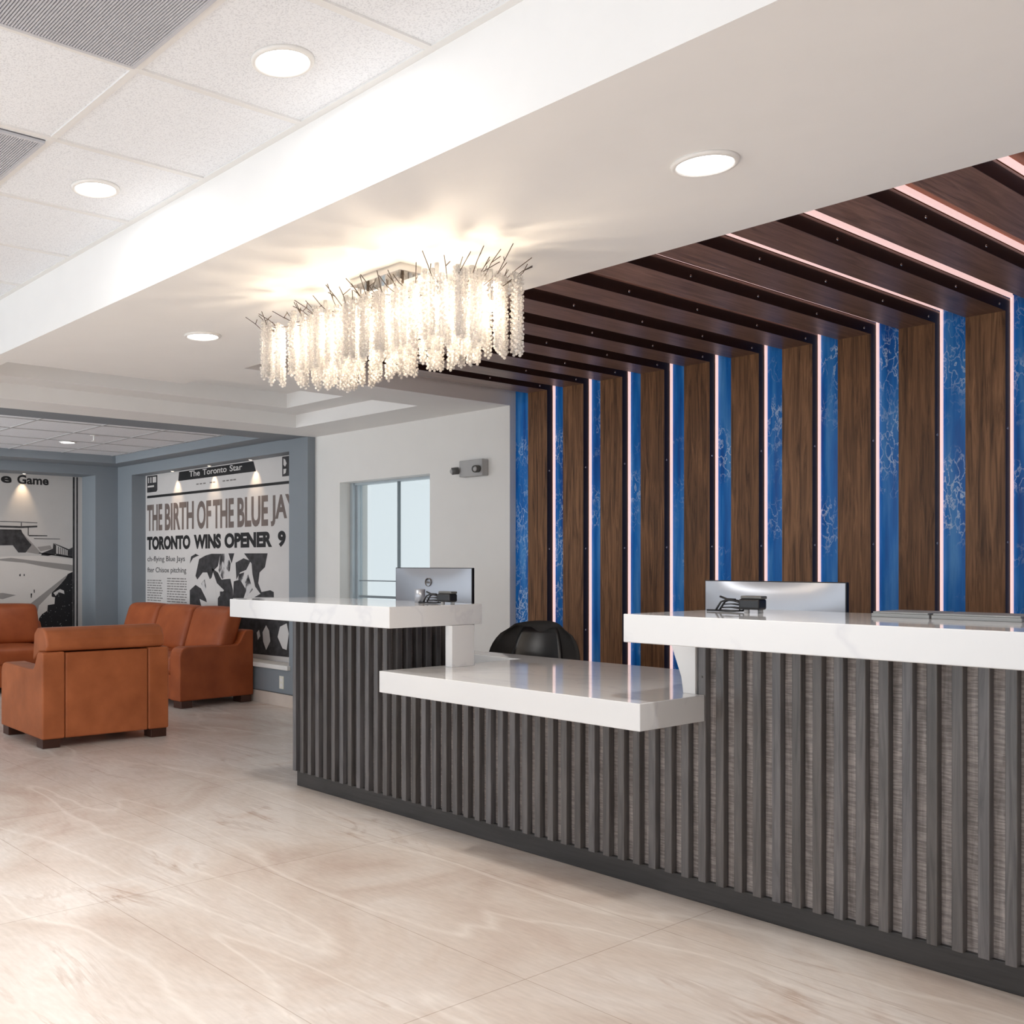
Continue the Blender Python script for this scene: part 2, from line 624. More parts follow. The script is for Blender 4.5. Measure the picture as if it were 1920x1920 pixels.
def thing(name, label, cat, loc, rotz=0, group=None):
    o = bpy.data.objects.new(name, None)
    o.empty_display_size = 0.1
    o.location, o.rotation_euler = loc, (0, 0, rotz)
    COL.objects.link(o)
    ORG[o.name] = Vector(loc)
    return tag(o, label, cat, group)


def struct(mb, name, mat, parent=None, bevel=0):
    o = mb.build(name, mat, parent, bevel=bevel)
    if parent is None:
        o['kind'] = 'structure'
    return o


def text_mesh(s, bold=0.0):
    cu = bpy.data.curves.new('lettering', 'FONT')
    cu.body, cu.offset, cu.extrude, cu.resolution_u = s, bold, 0.02, 4
    to = bpy.data.objects.new('lettering', cu)
    COL.objects.link(to)
    bpy.context.view_layer.update()
    me = bpy.data.meshes.new_from_object(to.evaluated_get(bpy.context.evaluated_depsgraph_get()))
    vs = [tuple(v.co) for v in me.vertices]
    fs = [tuple(p.vertices) for p in me.polygons]
    bpy.data.objects.remove(to)
    bpy.data.curves.remove(cu)
    bpy.data.meshes.remove(me)
    return vs, fs


def letters(s, place, x0, x1, y0, y1, bold=0.0, slope=0.0):
    """lettering fitted into the box x0..x1, y0..y1 of a sheet; place(s, z, depth) -> point"""
    vs, fs = text_mesh(s, bold)
    mx0, mx1 = min(v[0] for v in vs), max(v[0] for v in vs)
    my0, my1 = min(v[1] for v in vs), max(v[1] for v in vs)
    out = []
    for x, y, z in vs:
        t = (x - mx0) / (mx1 - mx0)
        a = x0 + (x1 - x0) * t
        b = y0 + (y1 - y0) * (y - my0) / (my1 - my0) + slope * t
        out.append(place(a, b, 0.0012 if z > 0 else 0.0002))
    return MB().add(out, fs)


# ================================================================== STRUCTURE
ZS, ZC, ZL = 2.432, 2.73, 2.525          # soffit, lobby tiles, lounge tiles
struct(MB().box(-11.4, 4.2, -4.2, 5.9, -0.06, 0), 'floor', M['floor'])
struct(MB().box(-7.128, 4.2, -4.2, 1.993, ZC, ZC + 0.08), 'ceiling', M['tile'])
g = MB()
for i in range(-8, 12):
    x = -2.612 + 0.5935 * i
    if -7.1 < x < 4.1:
        g.box(x - 0.012, x + 0.012, -4.2, 1.965, ZC - 0.006, ZC + 0.001)
for i in range(0, 10):
    y = 1.379 - 0.5935 * i
    g.box(-7.128, 4.2, y - 0.012, y + 0.012, ZC - 0.0055, ZC + 0.001)
g.box(-7.128, 4.2, 1.965, 1.993, ZC - 0.006, ZC + 0.001)
struct(g, 'trim_1', M['grid'])
s = MB()
s.box(-7.128, 4.2, 1.993, 2.1, ZS, ZC + 0.08)
s.box(-5.5, 4.2, 2.1, 3.245, ZS, ZC + 0.08)
s.box(-5.27, 4.2, 3.245, 3.265, ZS, ZC + 0.08)
s.box(-5.27, -4.864, 3.265, 5.544, ZS, ZC + 0.08)
s.box(-7.128, -6.721, 2.1, 5.544, ZS, ZC + 0.08)
s.box(-6.721, -5.27, 5.03, 5.544, ZS, ZC + 0.08)
s.box(-6.721, -6.465, 2.1, 5.03, 2.538, ZC + 0.08)
s.box(-6.465, -5.27, 4.749, 5.03, 2.538, ZC + 0.08)
s.box(-6.465, -5.27, 2.1, 4.749, 2.65, ZC + 0.08)
struct(s, 'ceiling_soffit', M['soffit'])
struct(MB().box(-7.47, -7.128, -1.2, 5.46, ZS, ZC + 0.08), 'trim_2', M['bluegrey'])
struct(MB().box(-10.8, -7.47, -1.2, 5.46, ZL, ZL + 0.06), 'ceiling_lounge', M['tile'])
g = MB()
for i in range(-5, 4):
    y = 3.98 + 0.6 * i
    g.box(-10.4, -7.47, y - 0.01, y + 0.01, ZL - 0.005, ZL + 0.001)
for i in range(0, 6):
    x = -9.98 + 0.6 * i
    if x < -7.5:
        g.box(x - 0.01, x + 0.01, -1.2, 5.23, ZL - 0.0045, ZL + 0.001)
struct(g, 'trim_3', M['greyplastic'])
struct(MB().box(-10.8, -7.47, 5.225, 5.46, 2.44, ZL + 0.05).box(-10.8, -10.384, -1.2, 5.225, 2.44, ZL + 0.05), 'trim_4', M['bluegrey'])
# lounge back wall with the newspaper niche
NX0, NX1, NY, NYB, NZ0, NZ1 = -10.446, -7.40, 5.46, 5.645, 0.375, 2.325
w = MB()
for bx in ((-11.4, NX0, NY, 5.8, 0, ZC + 0.08), (NX1, -7.121, NY, 5.8, 0, ZC + 0.08), (NX0, NX1, NY, 5.8, 0, NZ0),
           (NX0, NX1, NY, 5.8, NZ1, ZC + 0.08), (NX0, NX1, NYB, 5.8, NZ0, NZ1)):
    struct(MB().box(*bx), 'wall_lounge_back', M['bluegrey'])
struct(MB().box(NX0 - 0.02, NX1 + 0.02, 5.425, 5.63, 0.335, 0.376), 'trim_5', M['white'], bevel=0.004)
# lounge side wall with the ballpark niche
WX, SX, SY1, SY0 = -10.794, -11.16, 5.173, 2.4
w = MB()
for bx in ((-11.4, WX, SY1, 5.46, 0, ZC), (-11.4, WX, -1.2, SY0, 0, ZC), (-11.4, WX, SY0, SY1, 0, 0.38),
           (-11.4, WX, SY0, SY1, 2.335, ZC), (-11.4, SX, SY0, SY1, 0.38, 2.335)):
    struct(MB().box(*bx), 'wall_lounge_side', M['bluegrey'])
# white wall with the window
w = MB()
WX0, WX1, WZ0, WZ1 = -6.776, -5.672, 0.92, 2.005
w.box(-7.121, WX0, 5.544, 5.86, 0, ZS + 0.2)
w.box(WX1, -4.864, 5.544, 5.86, 0, ZS + 0.2)
w.box(WX0, WX1, 5.544, 5.86, WZ1, ZS + 0.2)
w.box(WX0, WX1, 5.544, 5.86, 0, WZ0)
struct(w, 'wall_white', M['white'])
fr = MB()
fr.box(WX0, WX0 + 0.035, 5.66, 5.70, WZ0, WZ1)
fr.box(WX0 + 0.035, WX0 + 0.06, 5.70, 5.75, WZ0, WZ1)
fr.box(WX1 - 0.06, WX1, 5.68, 5.75, WZ0, WZ1)
fr.box(WX0, WX1, 5.68, 5.75, WZ1 - 0.02, WZ1)
fr.box(WX0, WX1, 5.68, 5.75, WZ0, WZ0 + 0.04)
win = struct(fr, 'window_1', M['alu'])
MB().box(-6.204, -6.194, 5.69, 5.72, WZ0, WZ1).build('mullion', M['frame_grey'], win)
MB().box(-6.70, -6.20, 5.70, 5.715, 1.154, 1.163).box(-6.70, -6.20, 5.70, 5.72, 1.012, 1.032).build('rail', M['frame_grey'], win)
MB().box(-6.715, -6.208, 5.722, 5.728, WZ0, WZ1).build('pane', M['glass'], win)
MB().box(-6.192, WX1, 5.712, 5.718, WZ0, WZ1).build('pane', M['glass'], win)
# feature wall
struct(MB().box(-4.864, 4.2, 5.606, 5.86, 0, ZC), 'wall_feature', M['blue'])
struct(MB().box(-4.864, 4.2, 3.265, 5.606, 2.584, ZC), 'ceiling_recess', M['recess_board'])
struct(MB().box(4.0, 4.2, -4.2, 5.606, 0, ZC), 'wall_right', M['greywall'])
# base tile along the blue wall
struct(MB().box(WX, -7.121, 5.445, 5.46, 0, 0.112).box(WX, WX + 0.015, -1.2, 5.445, 0, 0.112), 'baseboard_lounge', M['basetile'])
struct(MB().box(WX, -7.121, 5.447, 5.46, 0.112, 0.118), 'trim_7', M['darkgrey'])

# ================================================================== FEATURE FINS
ORD = ['first', 'second', 'third', 'fourth', 'fifth', 'sixth', 'seventh', 'eighth', 'ninth', 'tenth', 'eleventh', 'twelfth']
PITCH, FW = 0.2999, 0.1665
screw_me = None
for k in range(12):
    x0 = -4.684 + PITCH * k
    x1 = x0 + FW
    lab = 'dark oak slat turning overhead with a pink light strip, %s from the white wall' % ORD[k]
    f = thing('oak_slat', lab, 'wall slat', (x0, 5.56, 0), 0, 'oak slats of the feature wall')
    a = MB().box(x0, x1 - 0.001, 5.526, 5.606, 0, 2.492).build('upright_board', M['oak_wall'], f)
    c = MB().box(x0, x1 - 0.001, 3.266, 5.606, 2.492, 2.556).build('overhead_board', M['oak_ceil'], f)
    MB().box(x1 - 0.001, x1 + 0.001, 5.526, 5.577, 0, 2.492).build('dark_edge', M['oak_edge'], a)
    MB().box(x1 - 0.001, x1 + 0.001, 3.266, 5.577, 2.492, 2.545).build('dark_edge', M['oak_edge'], c)
    MB().box(x1, x1 + 0.008, 5.586, 5.605, 0.02, 2.575).build('light_strip', M['led'], f)
    MB().box(x1, x1 + 0.012, 3.27, 5.58, 2.560, 2.579).build('light_strip', M['led'], f)
    spots = [(5.548, z) for z in (0.33, 0.867, 1.404, 1.941)] + [(y, 2.512) for y in (3.346, 3.883, 4.42, 4.957, 5.45)]
    for y, z in spots:
        if screw_me is None:
            so = MB().ball((0, 0, 0), 0.0065, 2, (0.55, 1, 1)).build('screw', M['chrome'], f, local=True)
            screw_me = so.data
        else:
            so = bpy.data.objects.new('screw', screw_me)
            COL.objects.link(so)
            so.parent = f
        so.location = (x1 + 0.001 - x0, y - 5.56, z)

# ================================================================== RECEPTION DESK
desk = thing('reception_desk', 'long reception desk front of charcoal vertical slats on a low plinth', 'desk', (-2.3, 3.6, 0))
MB().box(-4.764, 0.30, 3.573, 3.64, 0, 0.09).build('plinth', M['plinth'], desk, bevel=0.003)
MB().box(-4.764, -4.729, 3.64, 4.1, 0, 0.09).build('plinth', M['plinth'], desk)
b = MB().box(-4.78, -3.992, 3.589, 3.625, 0.09, 1.003).box(-3.992, -2.186, 3.589, 3.625, 0.09, 0.703).box(-2.186, 0.30, 3.589, 3.625, 0.09, 1.019)
b.build('backing_panel', M['slat_back'], desk)
MB().box(-4.03, -3.992, 3.625, 4.12, 0.09, 1.003).build('return_panel', M['slat_back'], desk)
MB().box(-4.786, -4.751, 3.625, 4.12, 0.09, 1.003).build('end_panel', M['slat'], desk)
for k in range(-11, 59):
    r = -3.955 + 0.0722 * k
    top = 1.003 if k <= 0 else (0.703 if k < 25 else 1.019)
    MB().box(r - 0.031, r, 3.553, 3.589, 0.088, top).build('slat', M['slat'], desk, bevel=0.0015, seg=1)
for k in range(1, 8):
    y = 3.553 + 0.0722 * k
    MB().box(-3.992, -3.955, y + 0.0, y + 0.036, 0.09, 1.003).build('return_slat', M['slat'], desk, bevel=0.0015, seg=1)
MB().cyl((-2.166, 3.5525, 0.871), 0.004, -0.003, 'y', 10).build('screw', M['darkgrey'], desk)

lt = thing('high_counter', 'raised white quartz counter at the left end with silver cup on it', 'counter', (-4.15, 3.45, 1.003))
MB().box(-4.823, -3.478, 3.14, 3.76, 1.003, 1.103).build('slab', M['quartz'], lt, bevel=0.003)
MB().box(-3.50, -3.455, 3.525, 3.68, 0.803, 1.003).build('support_leg', M['quartz'], lt, bevel=0.002)
rt = thing('high_counter', 'raised white quartz counter at the right end with grey boxes on it', 'counter', (-1.0, 3.45, 1.019))
MB().box(-2.222, 0.32, 3.14, 3.90, 1.019, 1.121).build('slab', M['quartz'], rt, bevel=0.003)
pr = [(-2.24, 0.803), (-2.188, 0.803), (-2.188, 1.019), (-2.305, 1.019), (-2.292, 0.99), (-2.278, 0.95), (-2.262, 0.905), (-2.248, 0.865), (-2.243, 0.83)]
MB().prism(pr, 'y', 3.545, 3.64).build('curved_bracket', M['quartz'], rt, bevel=0.002)
lo = thing('low_counter', 'low white quartz counter between the two raised counters', 'counter', (-2.85, 3.7, 0.703))
poly = [(-3.548, 3.14), (-2.153, 3.14), (-2.153, 3.552), (-2.186, 3.552), (-2.186, 4.12), (0.3, 4.12), (0.3, 4.322), (-4.75, 4.322), (-4.75, 4.13), (-3.548, 4.13)]
MB().prism(poly, 'z', 0.703, 0.803).build('slab', M['quartz'], lo, bevel=0.003)
MB().box(-4.75, 0.3, 4.24, 4.28, 0, 0.703).build('support_panel', M['slat_back'], lo)


# ------------------------------------------------------------------ monitors
def monitor(loc, yaw, W, H, label, z_lo, logo):
    m = thing('computer_monitor', label, 'monitor', loc, yaw, 'reception computer monitors')
    MB().box(-W / 2, W / 2, -0.008, 0.012, z_lo, z_lo + H).build('screen', M['black'], m, local=True, bevel=0.003)
    sh = MB()
    n = 14
    vs, fs = [], []
    for i in range(n + 1):
        for j in range(n + 1):
            u, v = i / n * 2 - 1, j / n * 2 - 1
            d = 0.034 * max(0, (1 - abs(u) ** 2.2)) * max(0, (1 - abs(v) ** 2.2)) ** 0.7
            vs.append((u * (W / 2 - 0.004), -0.009 - d, z_lo + H / 2 + v * (H / 2 - 0.004)))
    for i in range(n):
        for j in range(n):
            a = i * (n + 1) + j
            fs.append((a, a + n + 1, a + n + 2, a + 1))
    sh.add(vs, fs, True)
    bs = sh.build('back_shell', M['silver'], m, local=True)
    MB().rbox(-0.04, 0.04, -0.075, -0.02, 0.008, z_lo + H * 0.5, 0.012).build('stand_neck', M['silver'], m, local=True)
    MB().rbox(-0.13, 0.13, -0.1, 0.07, 0, 0.012, 0.005).build('stand_base', M['silver'], m, local=True)
    if logo:
        zc = z_lo + H - 0.085
        ring = MB()
        N = 40
        for i in range(N):
            a0, a1 = 2 * PI * i / N, 2 * PI * (i + 1) / N
            q = [((R) * math.cos(a), -0.0445, zc + R * math.sin(a)) for a in (a0, a1) for R in (0.0225, 0.025)]
            q2 = [(x, y + 0.012, z) for x, y, z in q]
            ring.add(q + q2, [(0, 1, 3, 2), (4, 6, 7, 5), (0, 2, 6, 4), (1, 5, 7, 3)])
        lg = ring.build('logo', M['ink_grey'], bs, local=True)
        letters('DELL', lambda s_, z_, d_: (s_, -0.0425 - d_ * 2, z_), -0.015, 0.015, zc - 0.006, zc + 0.006, 0.02).build('lettering', M['ink_grey'], bs, local=True)
    return m


monitor((-4.285, 4.215, 0.803), math.radians(0), 0.635, 0.362, 'silver backed monitor with round logo behind the left raised counter', 0.115, True)
monitor((-2.243, 4.215, 0.803), math.radians(-6), 0.655, 0.37, 'silver backed monitor without logo behind the right raised counter', 0.055, False)

# ------------------------------------------------------------------ small things on the counters
cup = MB().lathe((-3.755, 3.60, 1.103), [(0.0, 0.0), (0.026, 0.0), (0.027, 0.07), (0.0255, 0.07), (0.0245, 0.006), (0.0, 0.006)], 32).build('metal_cup', M['silver'])
tag(cup, 'small brushed silver cup on the left raised counter', 'cup')


def gadget(loc, label, sc):
    t = thing('desk_gadget', label, 'desk gadget', loc, 0, 'black gadgets on the raised counters')
    MB().tube([(-0.115, 0, 0.004), (-0.06, 0, 0.005), (0.0, 0, 0.004)], 0.0035).build('rod', M['black'], t, local=True)
    lp = MB()
    for y in (-0.012, 0.012):
        lp.tube([(-0.072, y, 0.005), (-0.062, y, 0.02), (-0.05, y, 0.037), (-0.03, y, 0.044), (0.0, y, 0.042), (0.022, y, 0.036), (0.026, y, 0.02), (0.022, y, 0.006), (-0.03, y, 0.004), (-0.072, y, 0.005)], 0.0036)
        lp.tube([(-0.045, y, 0.028), (-0.01, y, 0.03), (0.02, y, 0.027)], 0.0024)
        lp.tube([(-0.048, y, 0.016), (-0.01, y, 0.018), (0.02, y, 0.015)], 0.0028)
    lp.tube([(-0.062, 0, 0.056), (-0.035, 0, 0.047), (0.0, 0, 0.046)], 0.004)
    lp.build('wire_loop', M['black'], t, local=True)
    MB().rbox(0.026, 0.105, -0.026, 0.026, 0.012, 0.05, 0.007).build('block', M['black'], t, local=True)
    MB().rbox(0.03, 0.11, -0.02, 0.02, 0.05, 0.061, 0.004).build('top_clip', M['darkgrey'], t, local=True)
    MB().cyl((0.05, -0.01, 0), 0.009, 0.014, 'z', 14).cyl((0.09, 0.01, 0), 0.009, 0.014, 'z', 14).build('foot', M['greyplastic'], t, local=True)
    t.scale = sc
    return t


gadget((-3.617, 3.58, 1.103), 'black wire looped gadget beside the silver cup', (1.12, 1.1, 1.05))
gadget((-2.045, 3.58, 1.121), 'black wire looped gadget alone before the right monitor', (1.0, 1.1, 1.03))
for x0, x1, yw, lab in ((-1.60, -1.42, 0.0, 'flat grey box, left of the two on the right raised counter'), (-1.414, -1.16, 0.0, 'flat grey box, right of the two on the right raised counter')):
    t = thing('flat_box', lab, 'box', (x0, 3.84, 1.121), 0, 'flat grey boxes on the right counter')
    MB().box(x0, x1, 3.66, 3.875, 1.121, 1.133).build('body', M['greylid'], t, bevel=0.002)
    MB().box(x0 + 0.004, x1 - 0.004, 3.662, 3.873, 1.133, 1.139).build('lid', M['greylid'], t, bevel=0.002)

# ------------------------------------------------------------------ office chair
ch = thing('office_chair', 'black high backed office chair behind the low counter', 'chair', (-4.09, 4.80, 0), math.radians(18))
bk, n, mrows = MB(), 16, 14
vs, fs = [], []
for side in (0, 1):
    for i in range(n + 1):
        for j in range(mrows + 1):
            u, v = i / n * 2 - 1, j / mrows
            hw = 0.30 * (1 - max(0, v - 0.35) ** 3 * 1.7) * (1 if v < 0.92 else 0.93)
            x = u * hw
            y = -0.09 * abs(u) ** 2.2 + 0.10 * v * v - 0.02
            if side:
                y += 0.055 * (1 - abs(u) ** 4) * (1 - abs(2 * v - 1) ** 6) + 0.006
            vs.append((x, y + 0.2, 0.50 + 0.445 * v - 0.02 * abs(u) ** 2.5 * v))
o_ = (n + 1) * (mrows + 1)
for i in range(n):
    for j in range(mrows):
        a = i * (mrows + 1) + j
        fs += [(a, a + mrows + 1, a + mrows + 2, a + 1), (a + o_, a + o_ + 1, a + o_ + mrows + 2, a + o_ + mrows + 1)]
idx = lambda i, j: i * (mrows + 1) + j
rim = [idx(i, 0) for i in range(n + 1)] + [idx(n, j) for j in range(1, mrows + 1)] + [idx(i, mrows) for i in range(n - 1, -1, -1)] + [idx(0, j) for j in range(mrows - 1, 0, -1)]
for a, b2 in zip(rim, rim[1:] + rim[:1]):
    fs.append((a, b2, b2 + o_, a + o_))
bk.add(vs, fs, True).build('backrest', M['blackfab'], ch, local=True)
pv, pf = [], []
for i in range(13):
    for j in range(11):
        u, v = i / 12 * 2 - 1, j / 10
        pv.append((u * 0.17 * (1 - 0.35 * v ** 3), -0.012 - 0.03 * abs(u) ** 2 + 0.10 * v * v - 0.022 + 0.2, 0.53 + 0.375 * v))
for i in range(12):
    for j in range(10):
        a = i * 11 + j
        pf.append((a, a + 11, a + 12, a + 1))
o = MB().add(pv, pf, True).build('back_pad', M['black'], ch, local=True)
md = o.modifiers.new('thickness', 'SOLIDIFY')
md.thickness = 0.02
MB().rbox(-0.25, 0.25, -0.26, 0.22, 0.43, 0.51, 0.03, (0, 0, 0.015)).build('seat', M['blackfab'], ch, local=True)
for sx in (-1, 1):
    MB().tube([(sx * 0.27, 0.1, 0.46), (sx * 0.31, 0.08, 0.58), (sx * 0.31, -0.05, 0.66), (sx * 0.31, -0.18, 0.66)], 0.018, 8).build('armrest', M['black'], ch, local=True)
MB().cyl((0, 0, 0.1), 0.03, 0.34).build('post', M['black'], ch, local=True)
for i in range(5):
    a = 2 * PI * i / 5
    MB().tube([(0, 0, 0.11), (0.28 * math.cos(a), 0.28 * math.sin(a), 0.07)], 0.02, 8).build('leg', M['black'], ch, local=True)
    MB().ball((0.28 * math.cos(a), 0.28 * math.sin(a), 0.028), 0.028, 2).build('caster', M['black'], ch, local=True)


# ================================================================== SOFAS
def sofa(name, loc, rotz, W, ncush, label, cat, group, D=0.87, ctop=0.845, mat=None, seat_n=None):
    mat = mat or M['leather']
    t = thing(name, label, cat, loc, rotz, group)
    hw, hd, aw = W / 2, D / 2, 0.17
    prof = [(-hd, 0.065), (-hd, 0.47), (-hd + 0.01, 0.51), (-hd + 0.035, 0.54), (-hd + 0.08, 0.553), (hd - 0.28, 0.545), (hd - 0.19, 0.55), (hd - 0.155, 0.58),
            (hd - 0.11, 0.66), (hd - 0.085, 0.68), (hd, 0.68), (hd, 0.065)]
    for s_ in (-1, 1):
        a, b2 = (hw - aw, hw) if s_ > 0 else (-hw, -hw + aw)
        MB().prism(prof, 'x', a, b2).build('arm', mat, t, local=True, bevel=0.014, seg=3)
    MB().box(-hw + aw + 0.004, hw - aw - 0.004, hd - 0.14, hd - 0.003, 0.065, 0.672).build('back_panel', mat, t, local=True, bevel=0.012, seg=3)
    MB().box(-hw + aw, hw - aw, -hd + 0.03, hd - 0.14, 0.065, 0.29).build('base', mat, t, local=True, bevel=0.01)
    sn = seat_n or ncush
    cw = (W - 2 * aw) / sn
    for i in range(sn):
        x0 = -hw + aw + cw * i
        MB().rbox(x0 + 0.003, x0 + cw - 0.003, -hd + 0.005, hd - 0.2, 0.285, 0.455, 0.05, (0, 0.012, 0.02)).build('seat_cushion', mat, t, local=True)
    inset = 0.035 if ncush == 1 else 0.085
    span = W - 2 * inset
    cw = span / ncush
    for i in range(ncush):
        x0 = -hw + inset + cw * i + (0.03 if ncush == 3 else 0)
        if ncush == 1:
            # one wide bolster lying over the back rail
            pf = [(hd - 0.30, 0.44), (hd - 0.26, 0.80), (hd - 0.20, ctop), (hd - 0.09, ctop + 0.002), (hd - 0.045, ctop - 0.02), (hd - 0.012, ctop - 0.075), (hd - 0.004, 0.715), (hd - 0.02, 0.682), (hd - 0.15, 0.676), (hd - 0.16, 0.44)]
            inner = [p for p in pf if p[1] > 0.6]
            low = hw - aw - 0.01
            MB().prism([(hd - 0.285, 0.60)] + [p for p in pf[1:9]], 'x', x0, x0 + cw).build('back_cushion', mat, t, local=True, bevel=0.016, seg=3)
            MB().rbox(-low, low, hd - 0.33, hd - 0.15, 0.44, 0.66, 0.04).build('lumbar_cushion', mat, t, local=True)
        else:
            lean = lambda q: Vector((q[0], q[1] + (q[2] - 0.45) * 0.33 - 0.02, q[2]))
            MB().rbox(x0 + 0.004, x0 + cw - 0.004, hd - 0.36, hd - 0.17, 0.462, ctop, 0.055, (0.0, 0.025, 0.012), tilt=lean).build('back_cushion', mat, t, local=True)
    for sx in (-1, 1):
        for sy in (-1, 1):
            MB().box(sx * (hw - 0.075) - 0.065, sx * (hw - 0.075) + 0.065, sy * (hd - 0.08) - 0.06, sy * (hd - 0.08) + 0.06, 0, 0.066).build('foot', M['foot'], t, local=True, bevel=0.004)
    return t


sofa('armchair', (-7.155, 3.335, 0), math.radians(-92.0), 0.995, 1, 'tan leather armchair with its back turned to the reception desk', 'armchair', None)
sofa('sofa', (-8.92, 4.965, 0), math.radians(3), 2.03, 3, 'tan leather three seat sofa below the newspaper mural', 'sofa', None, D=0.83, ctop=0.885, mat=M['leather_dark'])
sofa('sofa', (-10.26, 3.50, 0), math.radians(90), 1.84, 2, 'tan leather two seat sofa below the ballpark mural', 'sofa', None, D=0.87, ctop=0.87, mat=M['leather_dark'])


# ================================================================== MURALS
def poly_sheet(polys, place, depth=0.0008):
    mb = MB()
    for pts in polys:
        n_ = len(pts)
        vs_ = [place(a, b2, depth) for a, b2 in pts] + [place(a, b2, 0.0001) for a, b2 in pts]
        mb.add(vs_, [tuple(range(n_))] + [(i, (i + 1) % n_, (i + 1) % n_ + n_, i + n_) for i in range(n_)])
    return mb


news = thing('newspaper_mural', 'large black and white newspaper front page mural above the long sofa', 'mural', (-8.92, 5.64, 1.35))
MB().box(NX0, NX1, 5.640, 5.645, NZ0, NZ1).build('sheet', M['paper'], news)
pn = lambda a, z, d: (NX0 + a, 5.640 - d, z)
poly_sheet([[(0.767, 2.315), (2.211, 2.315), (2.257, 2.213), (0.748, 2.216)], [(0.036, 2.090), (3.02, 2.083), (3.02, 2.056), (0.036, 2.062)]], pn).build('masthead_bar', M['ink'], news)
for s_, a, b2 in (('The', 0.986, 1.206), ('Toronto', 1.261, 1.728), ('Star', 1.786, 2.014)):
    letters(s_, lambda q, z, d: pn(q, z, d + 0.0012), a, b2, 2.245, 2.308, 0.012).build('lettering', M['paper'], news)
for s_, a, b2 in (('THE', 0.036, 0.391), ('BIRTH', 0.452, 1.079), ('OF', 1.143, 1.429), ('THE', 1.464, 1.86), ('BLUE', 1.926, 2.461), ('JAYS', 2.506, 3.02)):
    yb = 1.684 - 0.022 * a / 2.75
    letters(s_, pn, a, b2, yb, yb + 0.30, 0.034).build('lettering', M['ink_brown'], news)
for s_, a, b2 in (('TORONTO', 0.036, 1.005), ('WINS', 1.079, 1.619), ('OPENER', 1.686, 2.528), ('9', 2.623, 2.751)):
    letters(s_, pn, a, b2, 1.464, 1.618, 0.055).build('lettering', M['ink'], news)
letters('ch-flying Blue Jays', pn, 0.045, 0.892, 1.315, 1.392, 0.004).build('lettering', M['ink_dark'], news)
letters('fter Chisox pitching', pn, 0.045, 0.92, 1.19, 1.265, 0.004).build('lettering', M['ink_dark'], news)
for a0, a1, ztop in ((0.04, 0.40, 1.11), (0.50, 0.93, 1.135)):
    z, rows = ztop, []
    while z > 0.72:
        a = a0
        while a < a1 - 0.03:
            l_ = random.uniform(0.03, 0.1)
            rows.append([(a, z), (min(a + l_, a1), z), (min(a + l_, a1), z + 0.011), (a, z + 0.011)])
            a += l_ + 0.014
        z -= 0.0285
    poly_sheet(rows, pn).build('print_column', M['ink_grey'], news)
for xs in ((1.13, 1.20, 1.27), (1.40, 1.46), (1.65, 1.72, 1.79, 1.85)):
    poly_sheet([[(x, 2.150), (x + 0.05, 2.150), (x + 0.05, 2.163), (x, 2.163)] for x in xs], pn).build('print_dateline', M['ink_grey'], news)
for q in ([(0.036, 2.318), (0.278, 2.316), (0.278, 2.145), (0.25, 2.128), (0.036, 2.128)], [(2.694, 2.318), (2.95, 2.316), (2.95, 2.13), (2.694, 2.13)]):
    poly_sheet([q], pn).build('corner_box', M['ink_dark'], news)
poly_sheet([[(0.06, 2.30), (0.085, 2.30), (0.085, 2.235), (0.06, 2.235)], [(0.115, 2.30), (0.14, 2.30), (0.14, 2.235), (0.115, 2.235)], [(0.17, 2.30), (0.25, 2.30), (0.25, 2.235), (0.17, 2.235)],
            [(0.05, 2.205), (0.2, 2.205), (0.2, 2.185), (0.05, 2.185)], [(2.715, 2.30), (2.74, 2.29), (2.765, 2.25), (2.74, 2.22), (2.715, 2.24)], [(2.715, 2.20), (2.76, 2.20), (2.75, 2.16), (2.715, 2.15)]],
           pn, 0.0016).build('box_print', M['paper'], news)
# press photograph: dark figures in a huddle over a mid-tone print
dark = [
    [(0.995, 1.019), (1.115, 1.079), (1.225, 1.043), (1.332, 0.932), (1.367, 0.812), (1.30, 0.42), (0.995, 0.42)],
    [(1.115, 1.174), (1.188, 1.355), (1.314, 1.392), (1.438, 1.41), (1.61, 1.408), (1.559, 1.28), (1.472, 1.233), (1.42, 1.121), (1.35, 1.214), (1.261, 1.213), (1.152, 1.137)],
    [(1.438, 1.261), (1.559, 1.215), (1.627, 1.142), (1.795, 1.153), (1.844, 1.037), (1.844, 0.947), (1.795, 0.855), (1.62, 0.45), (1.559, 0.828), (1.559, 0.948), (1.678, 1.033), (1.542, 1.104)],
    [(1.761, 1.412), (1.869, 1.411), (1.819, 1.307)],
    [(1.893, 1.316), (2.038, 1.36), (2.164, 1.333), (2.086, 1.245), (1.974, 1.218), (1.909, 1.146)],
    [(2.046, 1.409), (2.454, 1.406), (2.409, 1.272), (2.318, 1.22), (2.295, 1.116), (2.349, 1.03), (2.498, 1.05), (2.557, 1.034), (2.557, 0.983), (2.226, 0.975), (2.333, 1.012), (2.242, 1.08), (2.195, 1.202), (2.18, 1.307), (2.086, 1.378)],
    [(1.86, 1.127), (1.974, 1.147), (2.086, 1.042), (2.038, 0.961), (1.844, 0.956)],
    [(0.995, 1.308), (1.023, 1.384), (1.115, 1.412), (1.188, 1.393), (1.134, 1.384), (1.06, 1.365)],
    [(1.60, 0.84), (2.95, 0.80), (2.95, 0.43), (1.60, 0.41)],
]
poly_sheet(dark, pn, 0.0010).build('press_photo', M['ink_dark'], news)
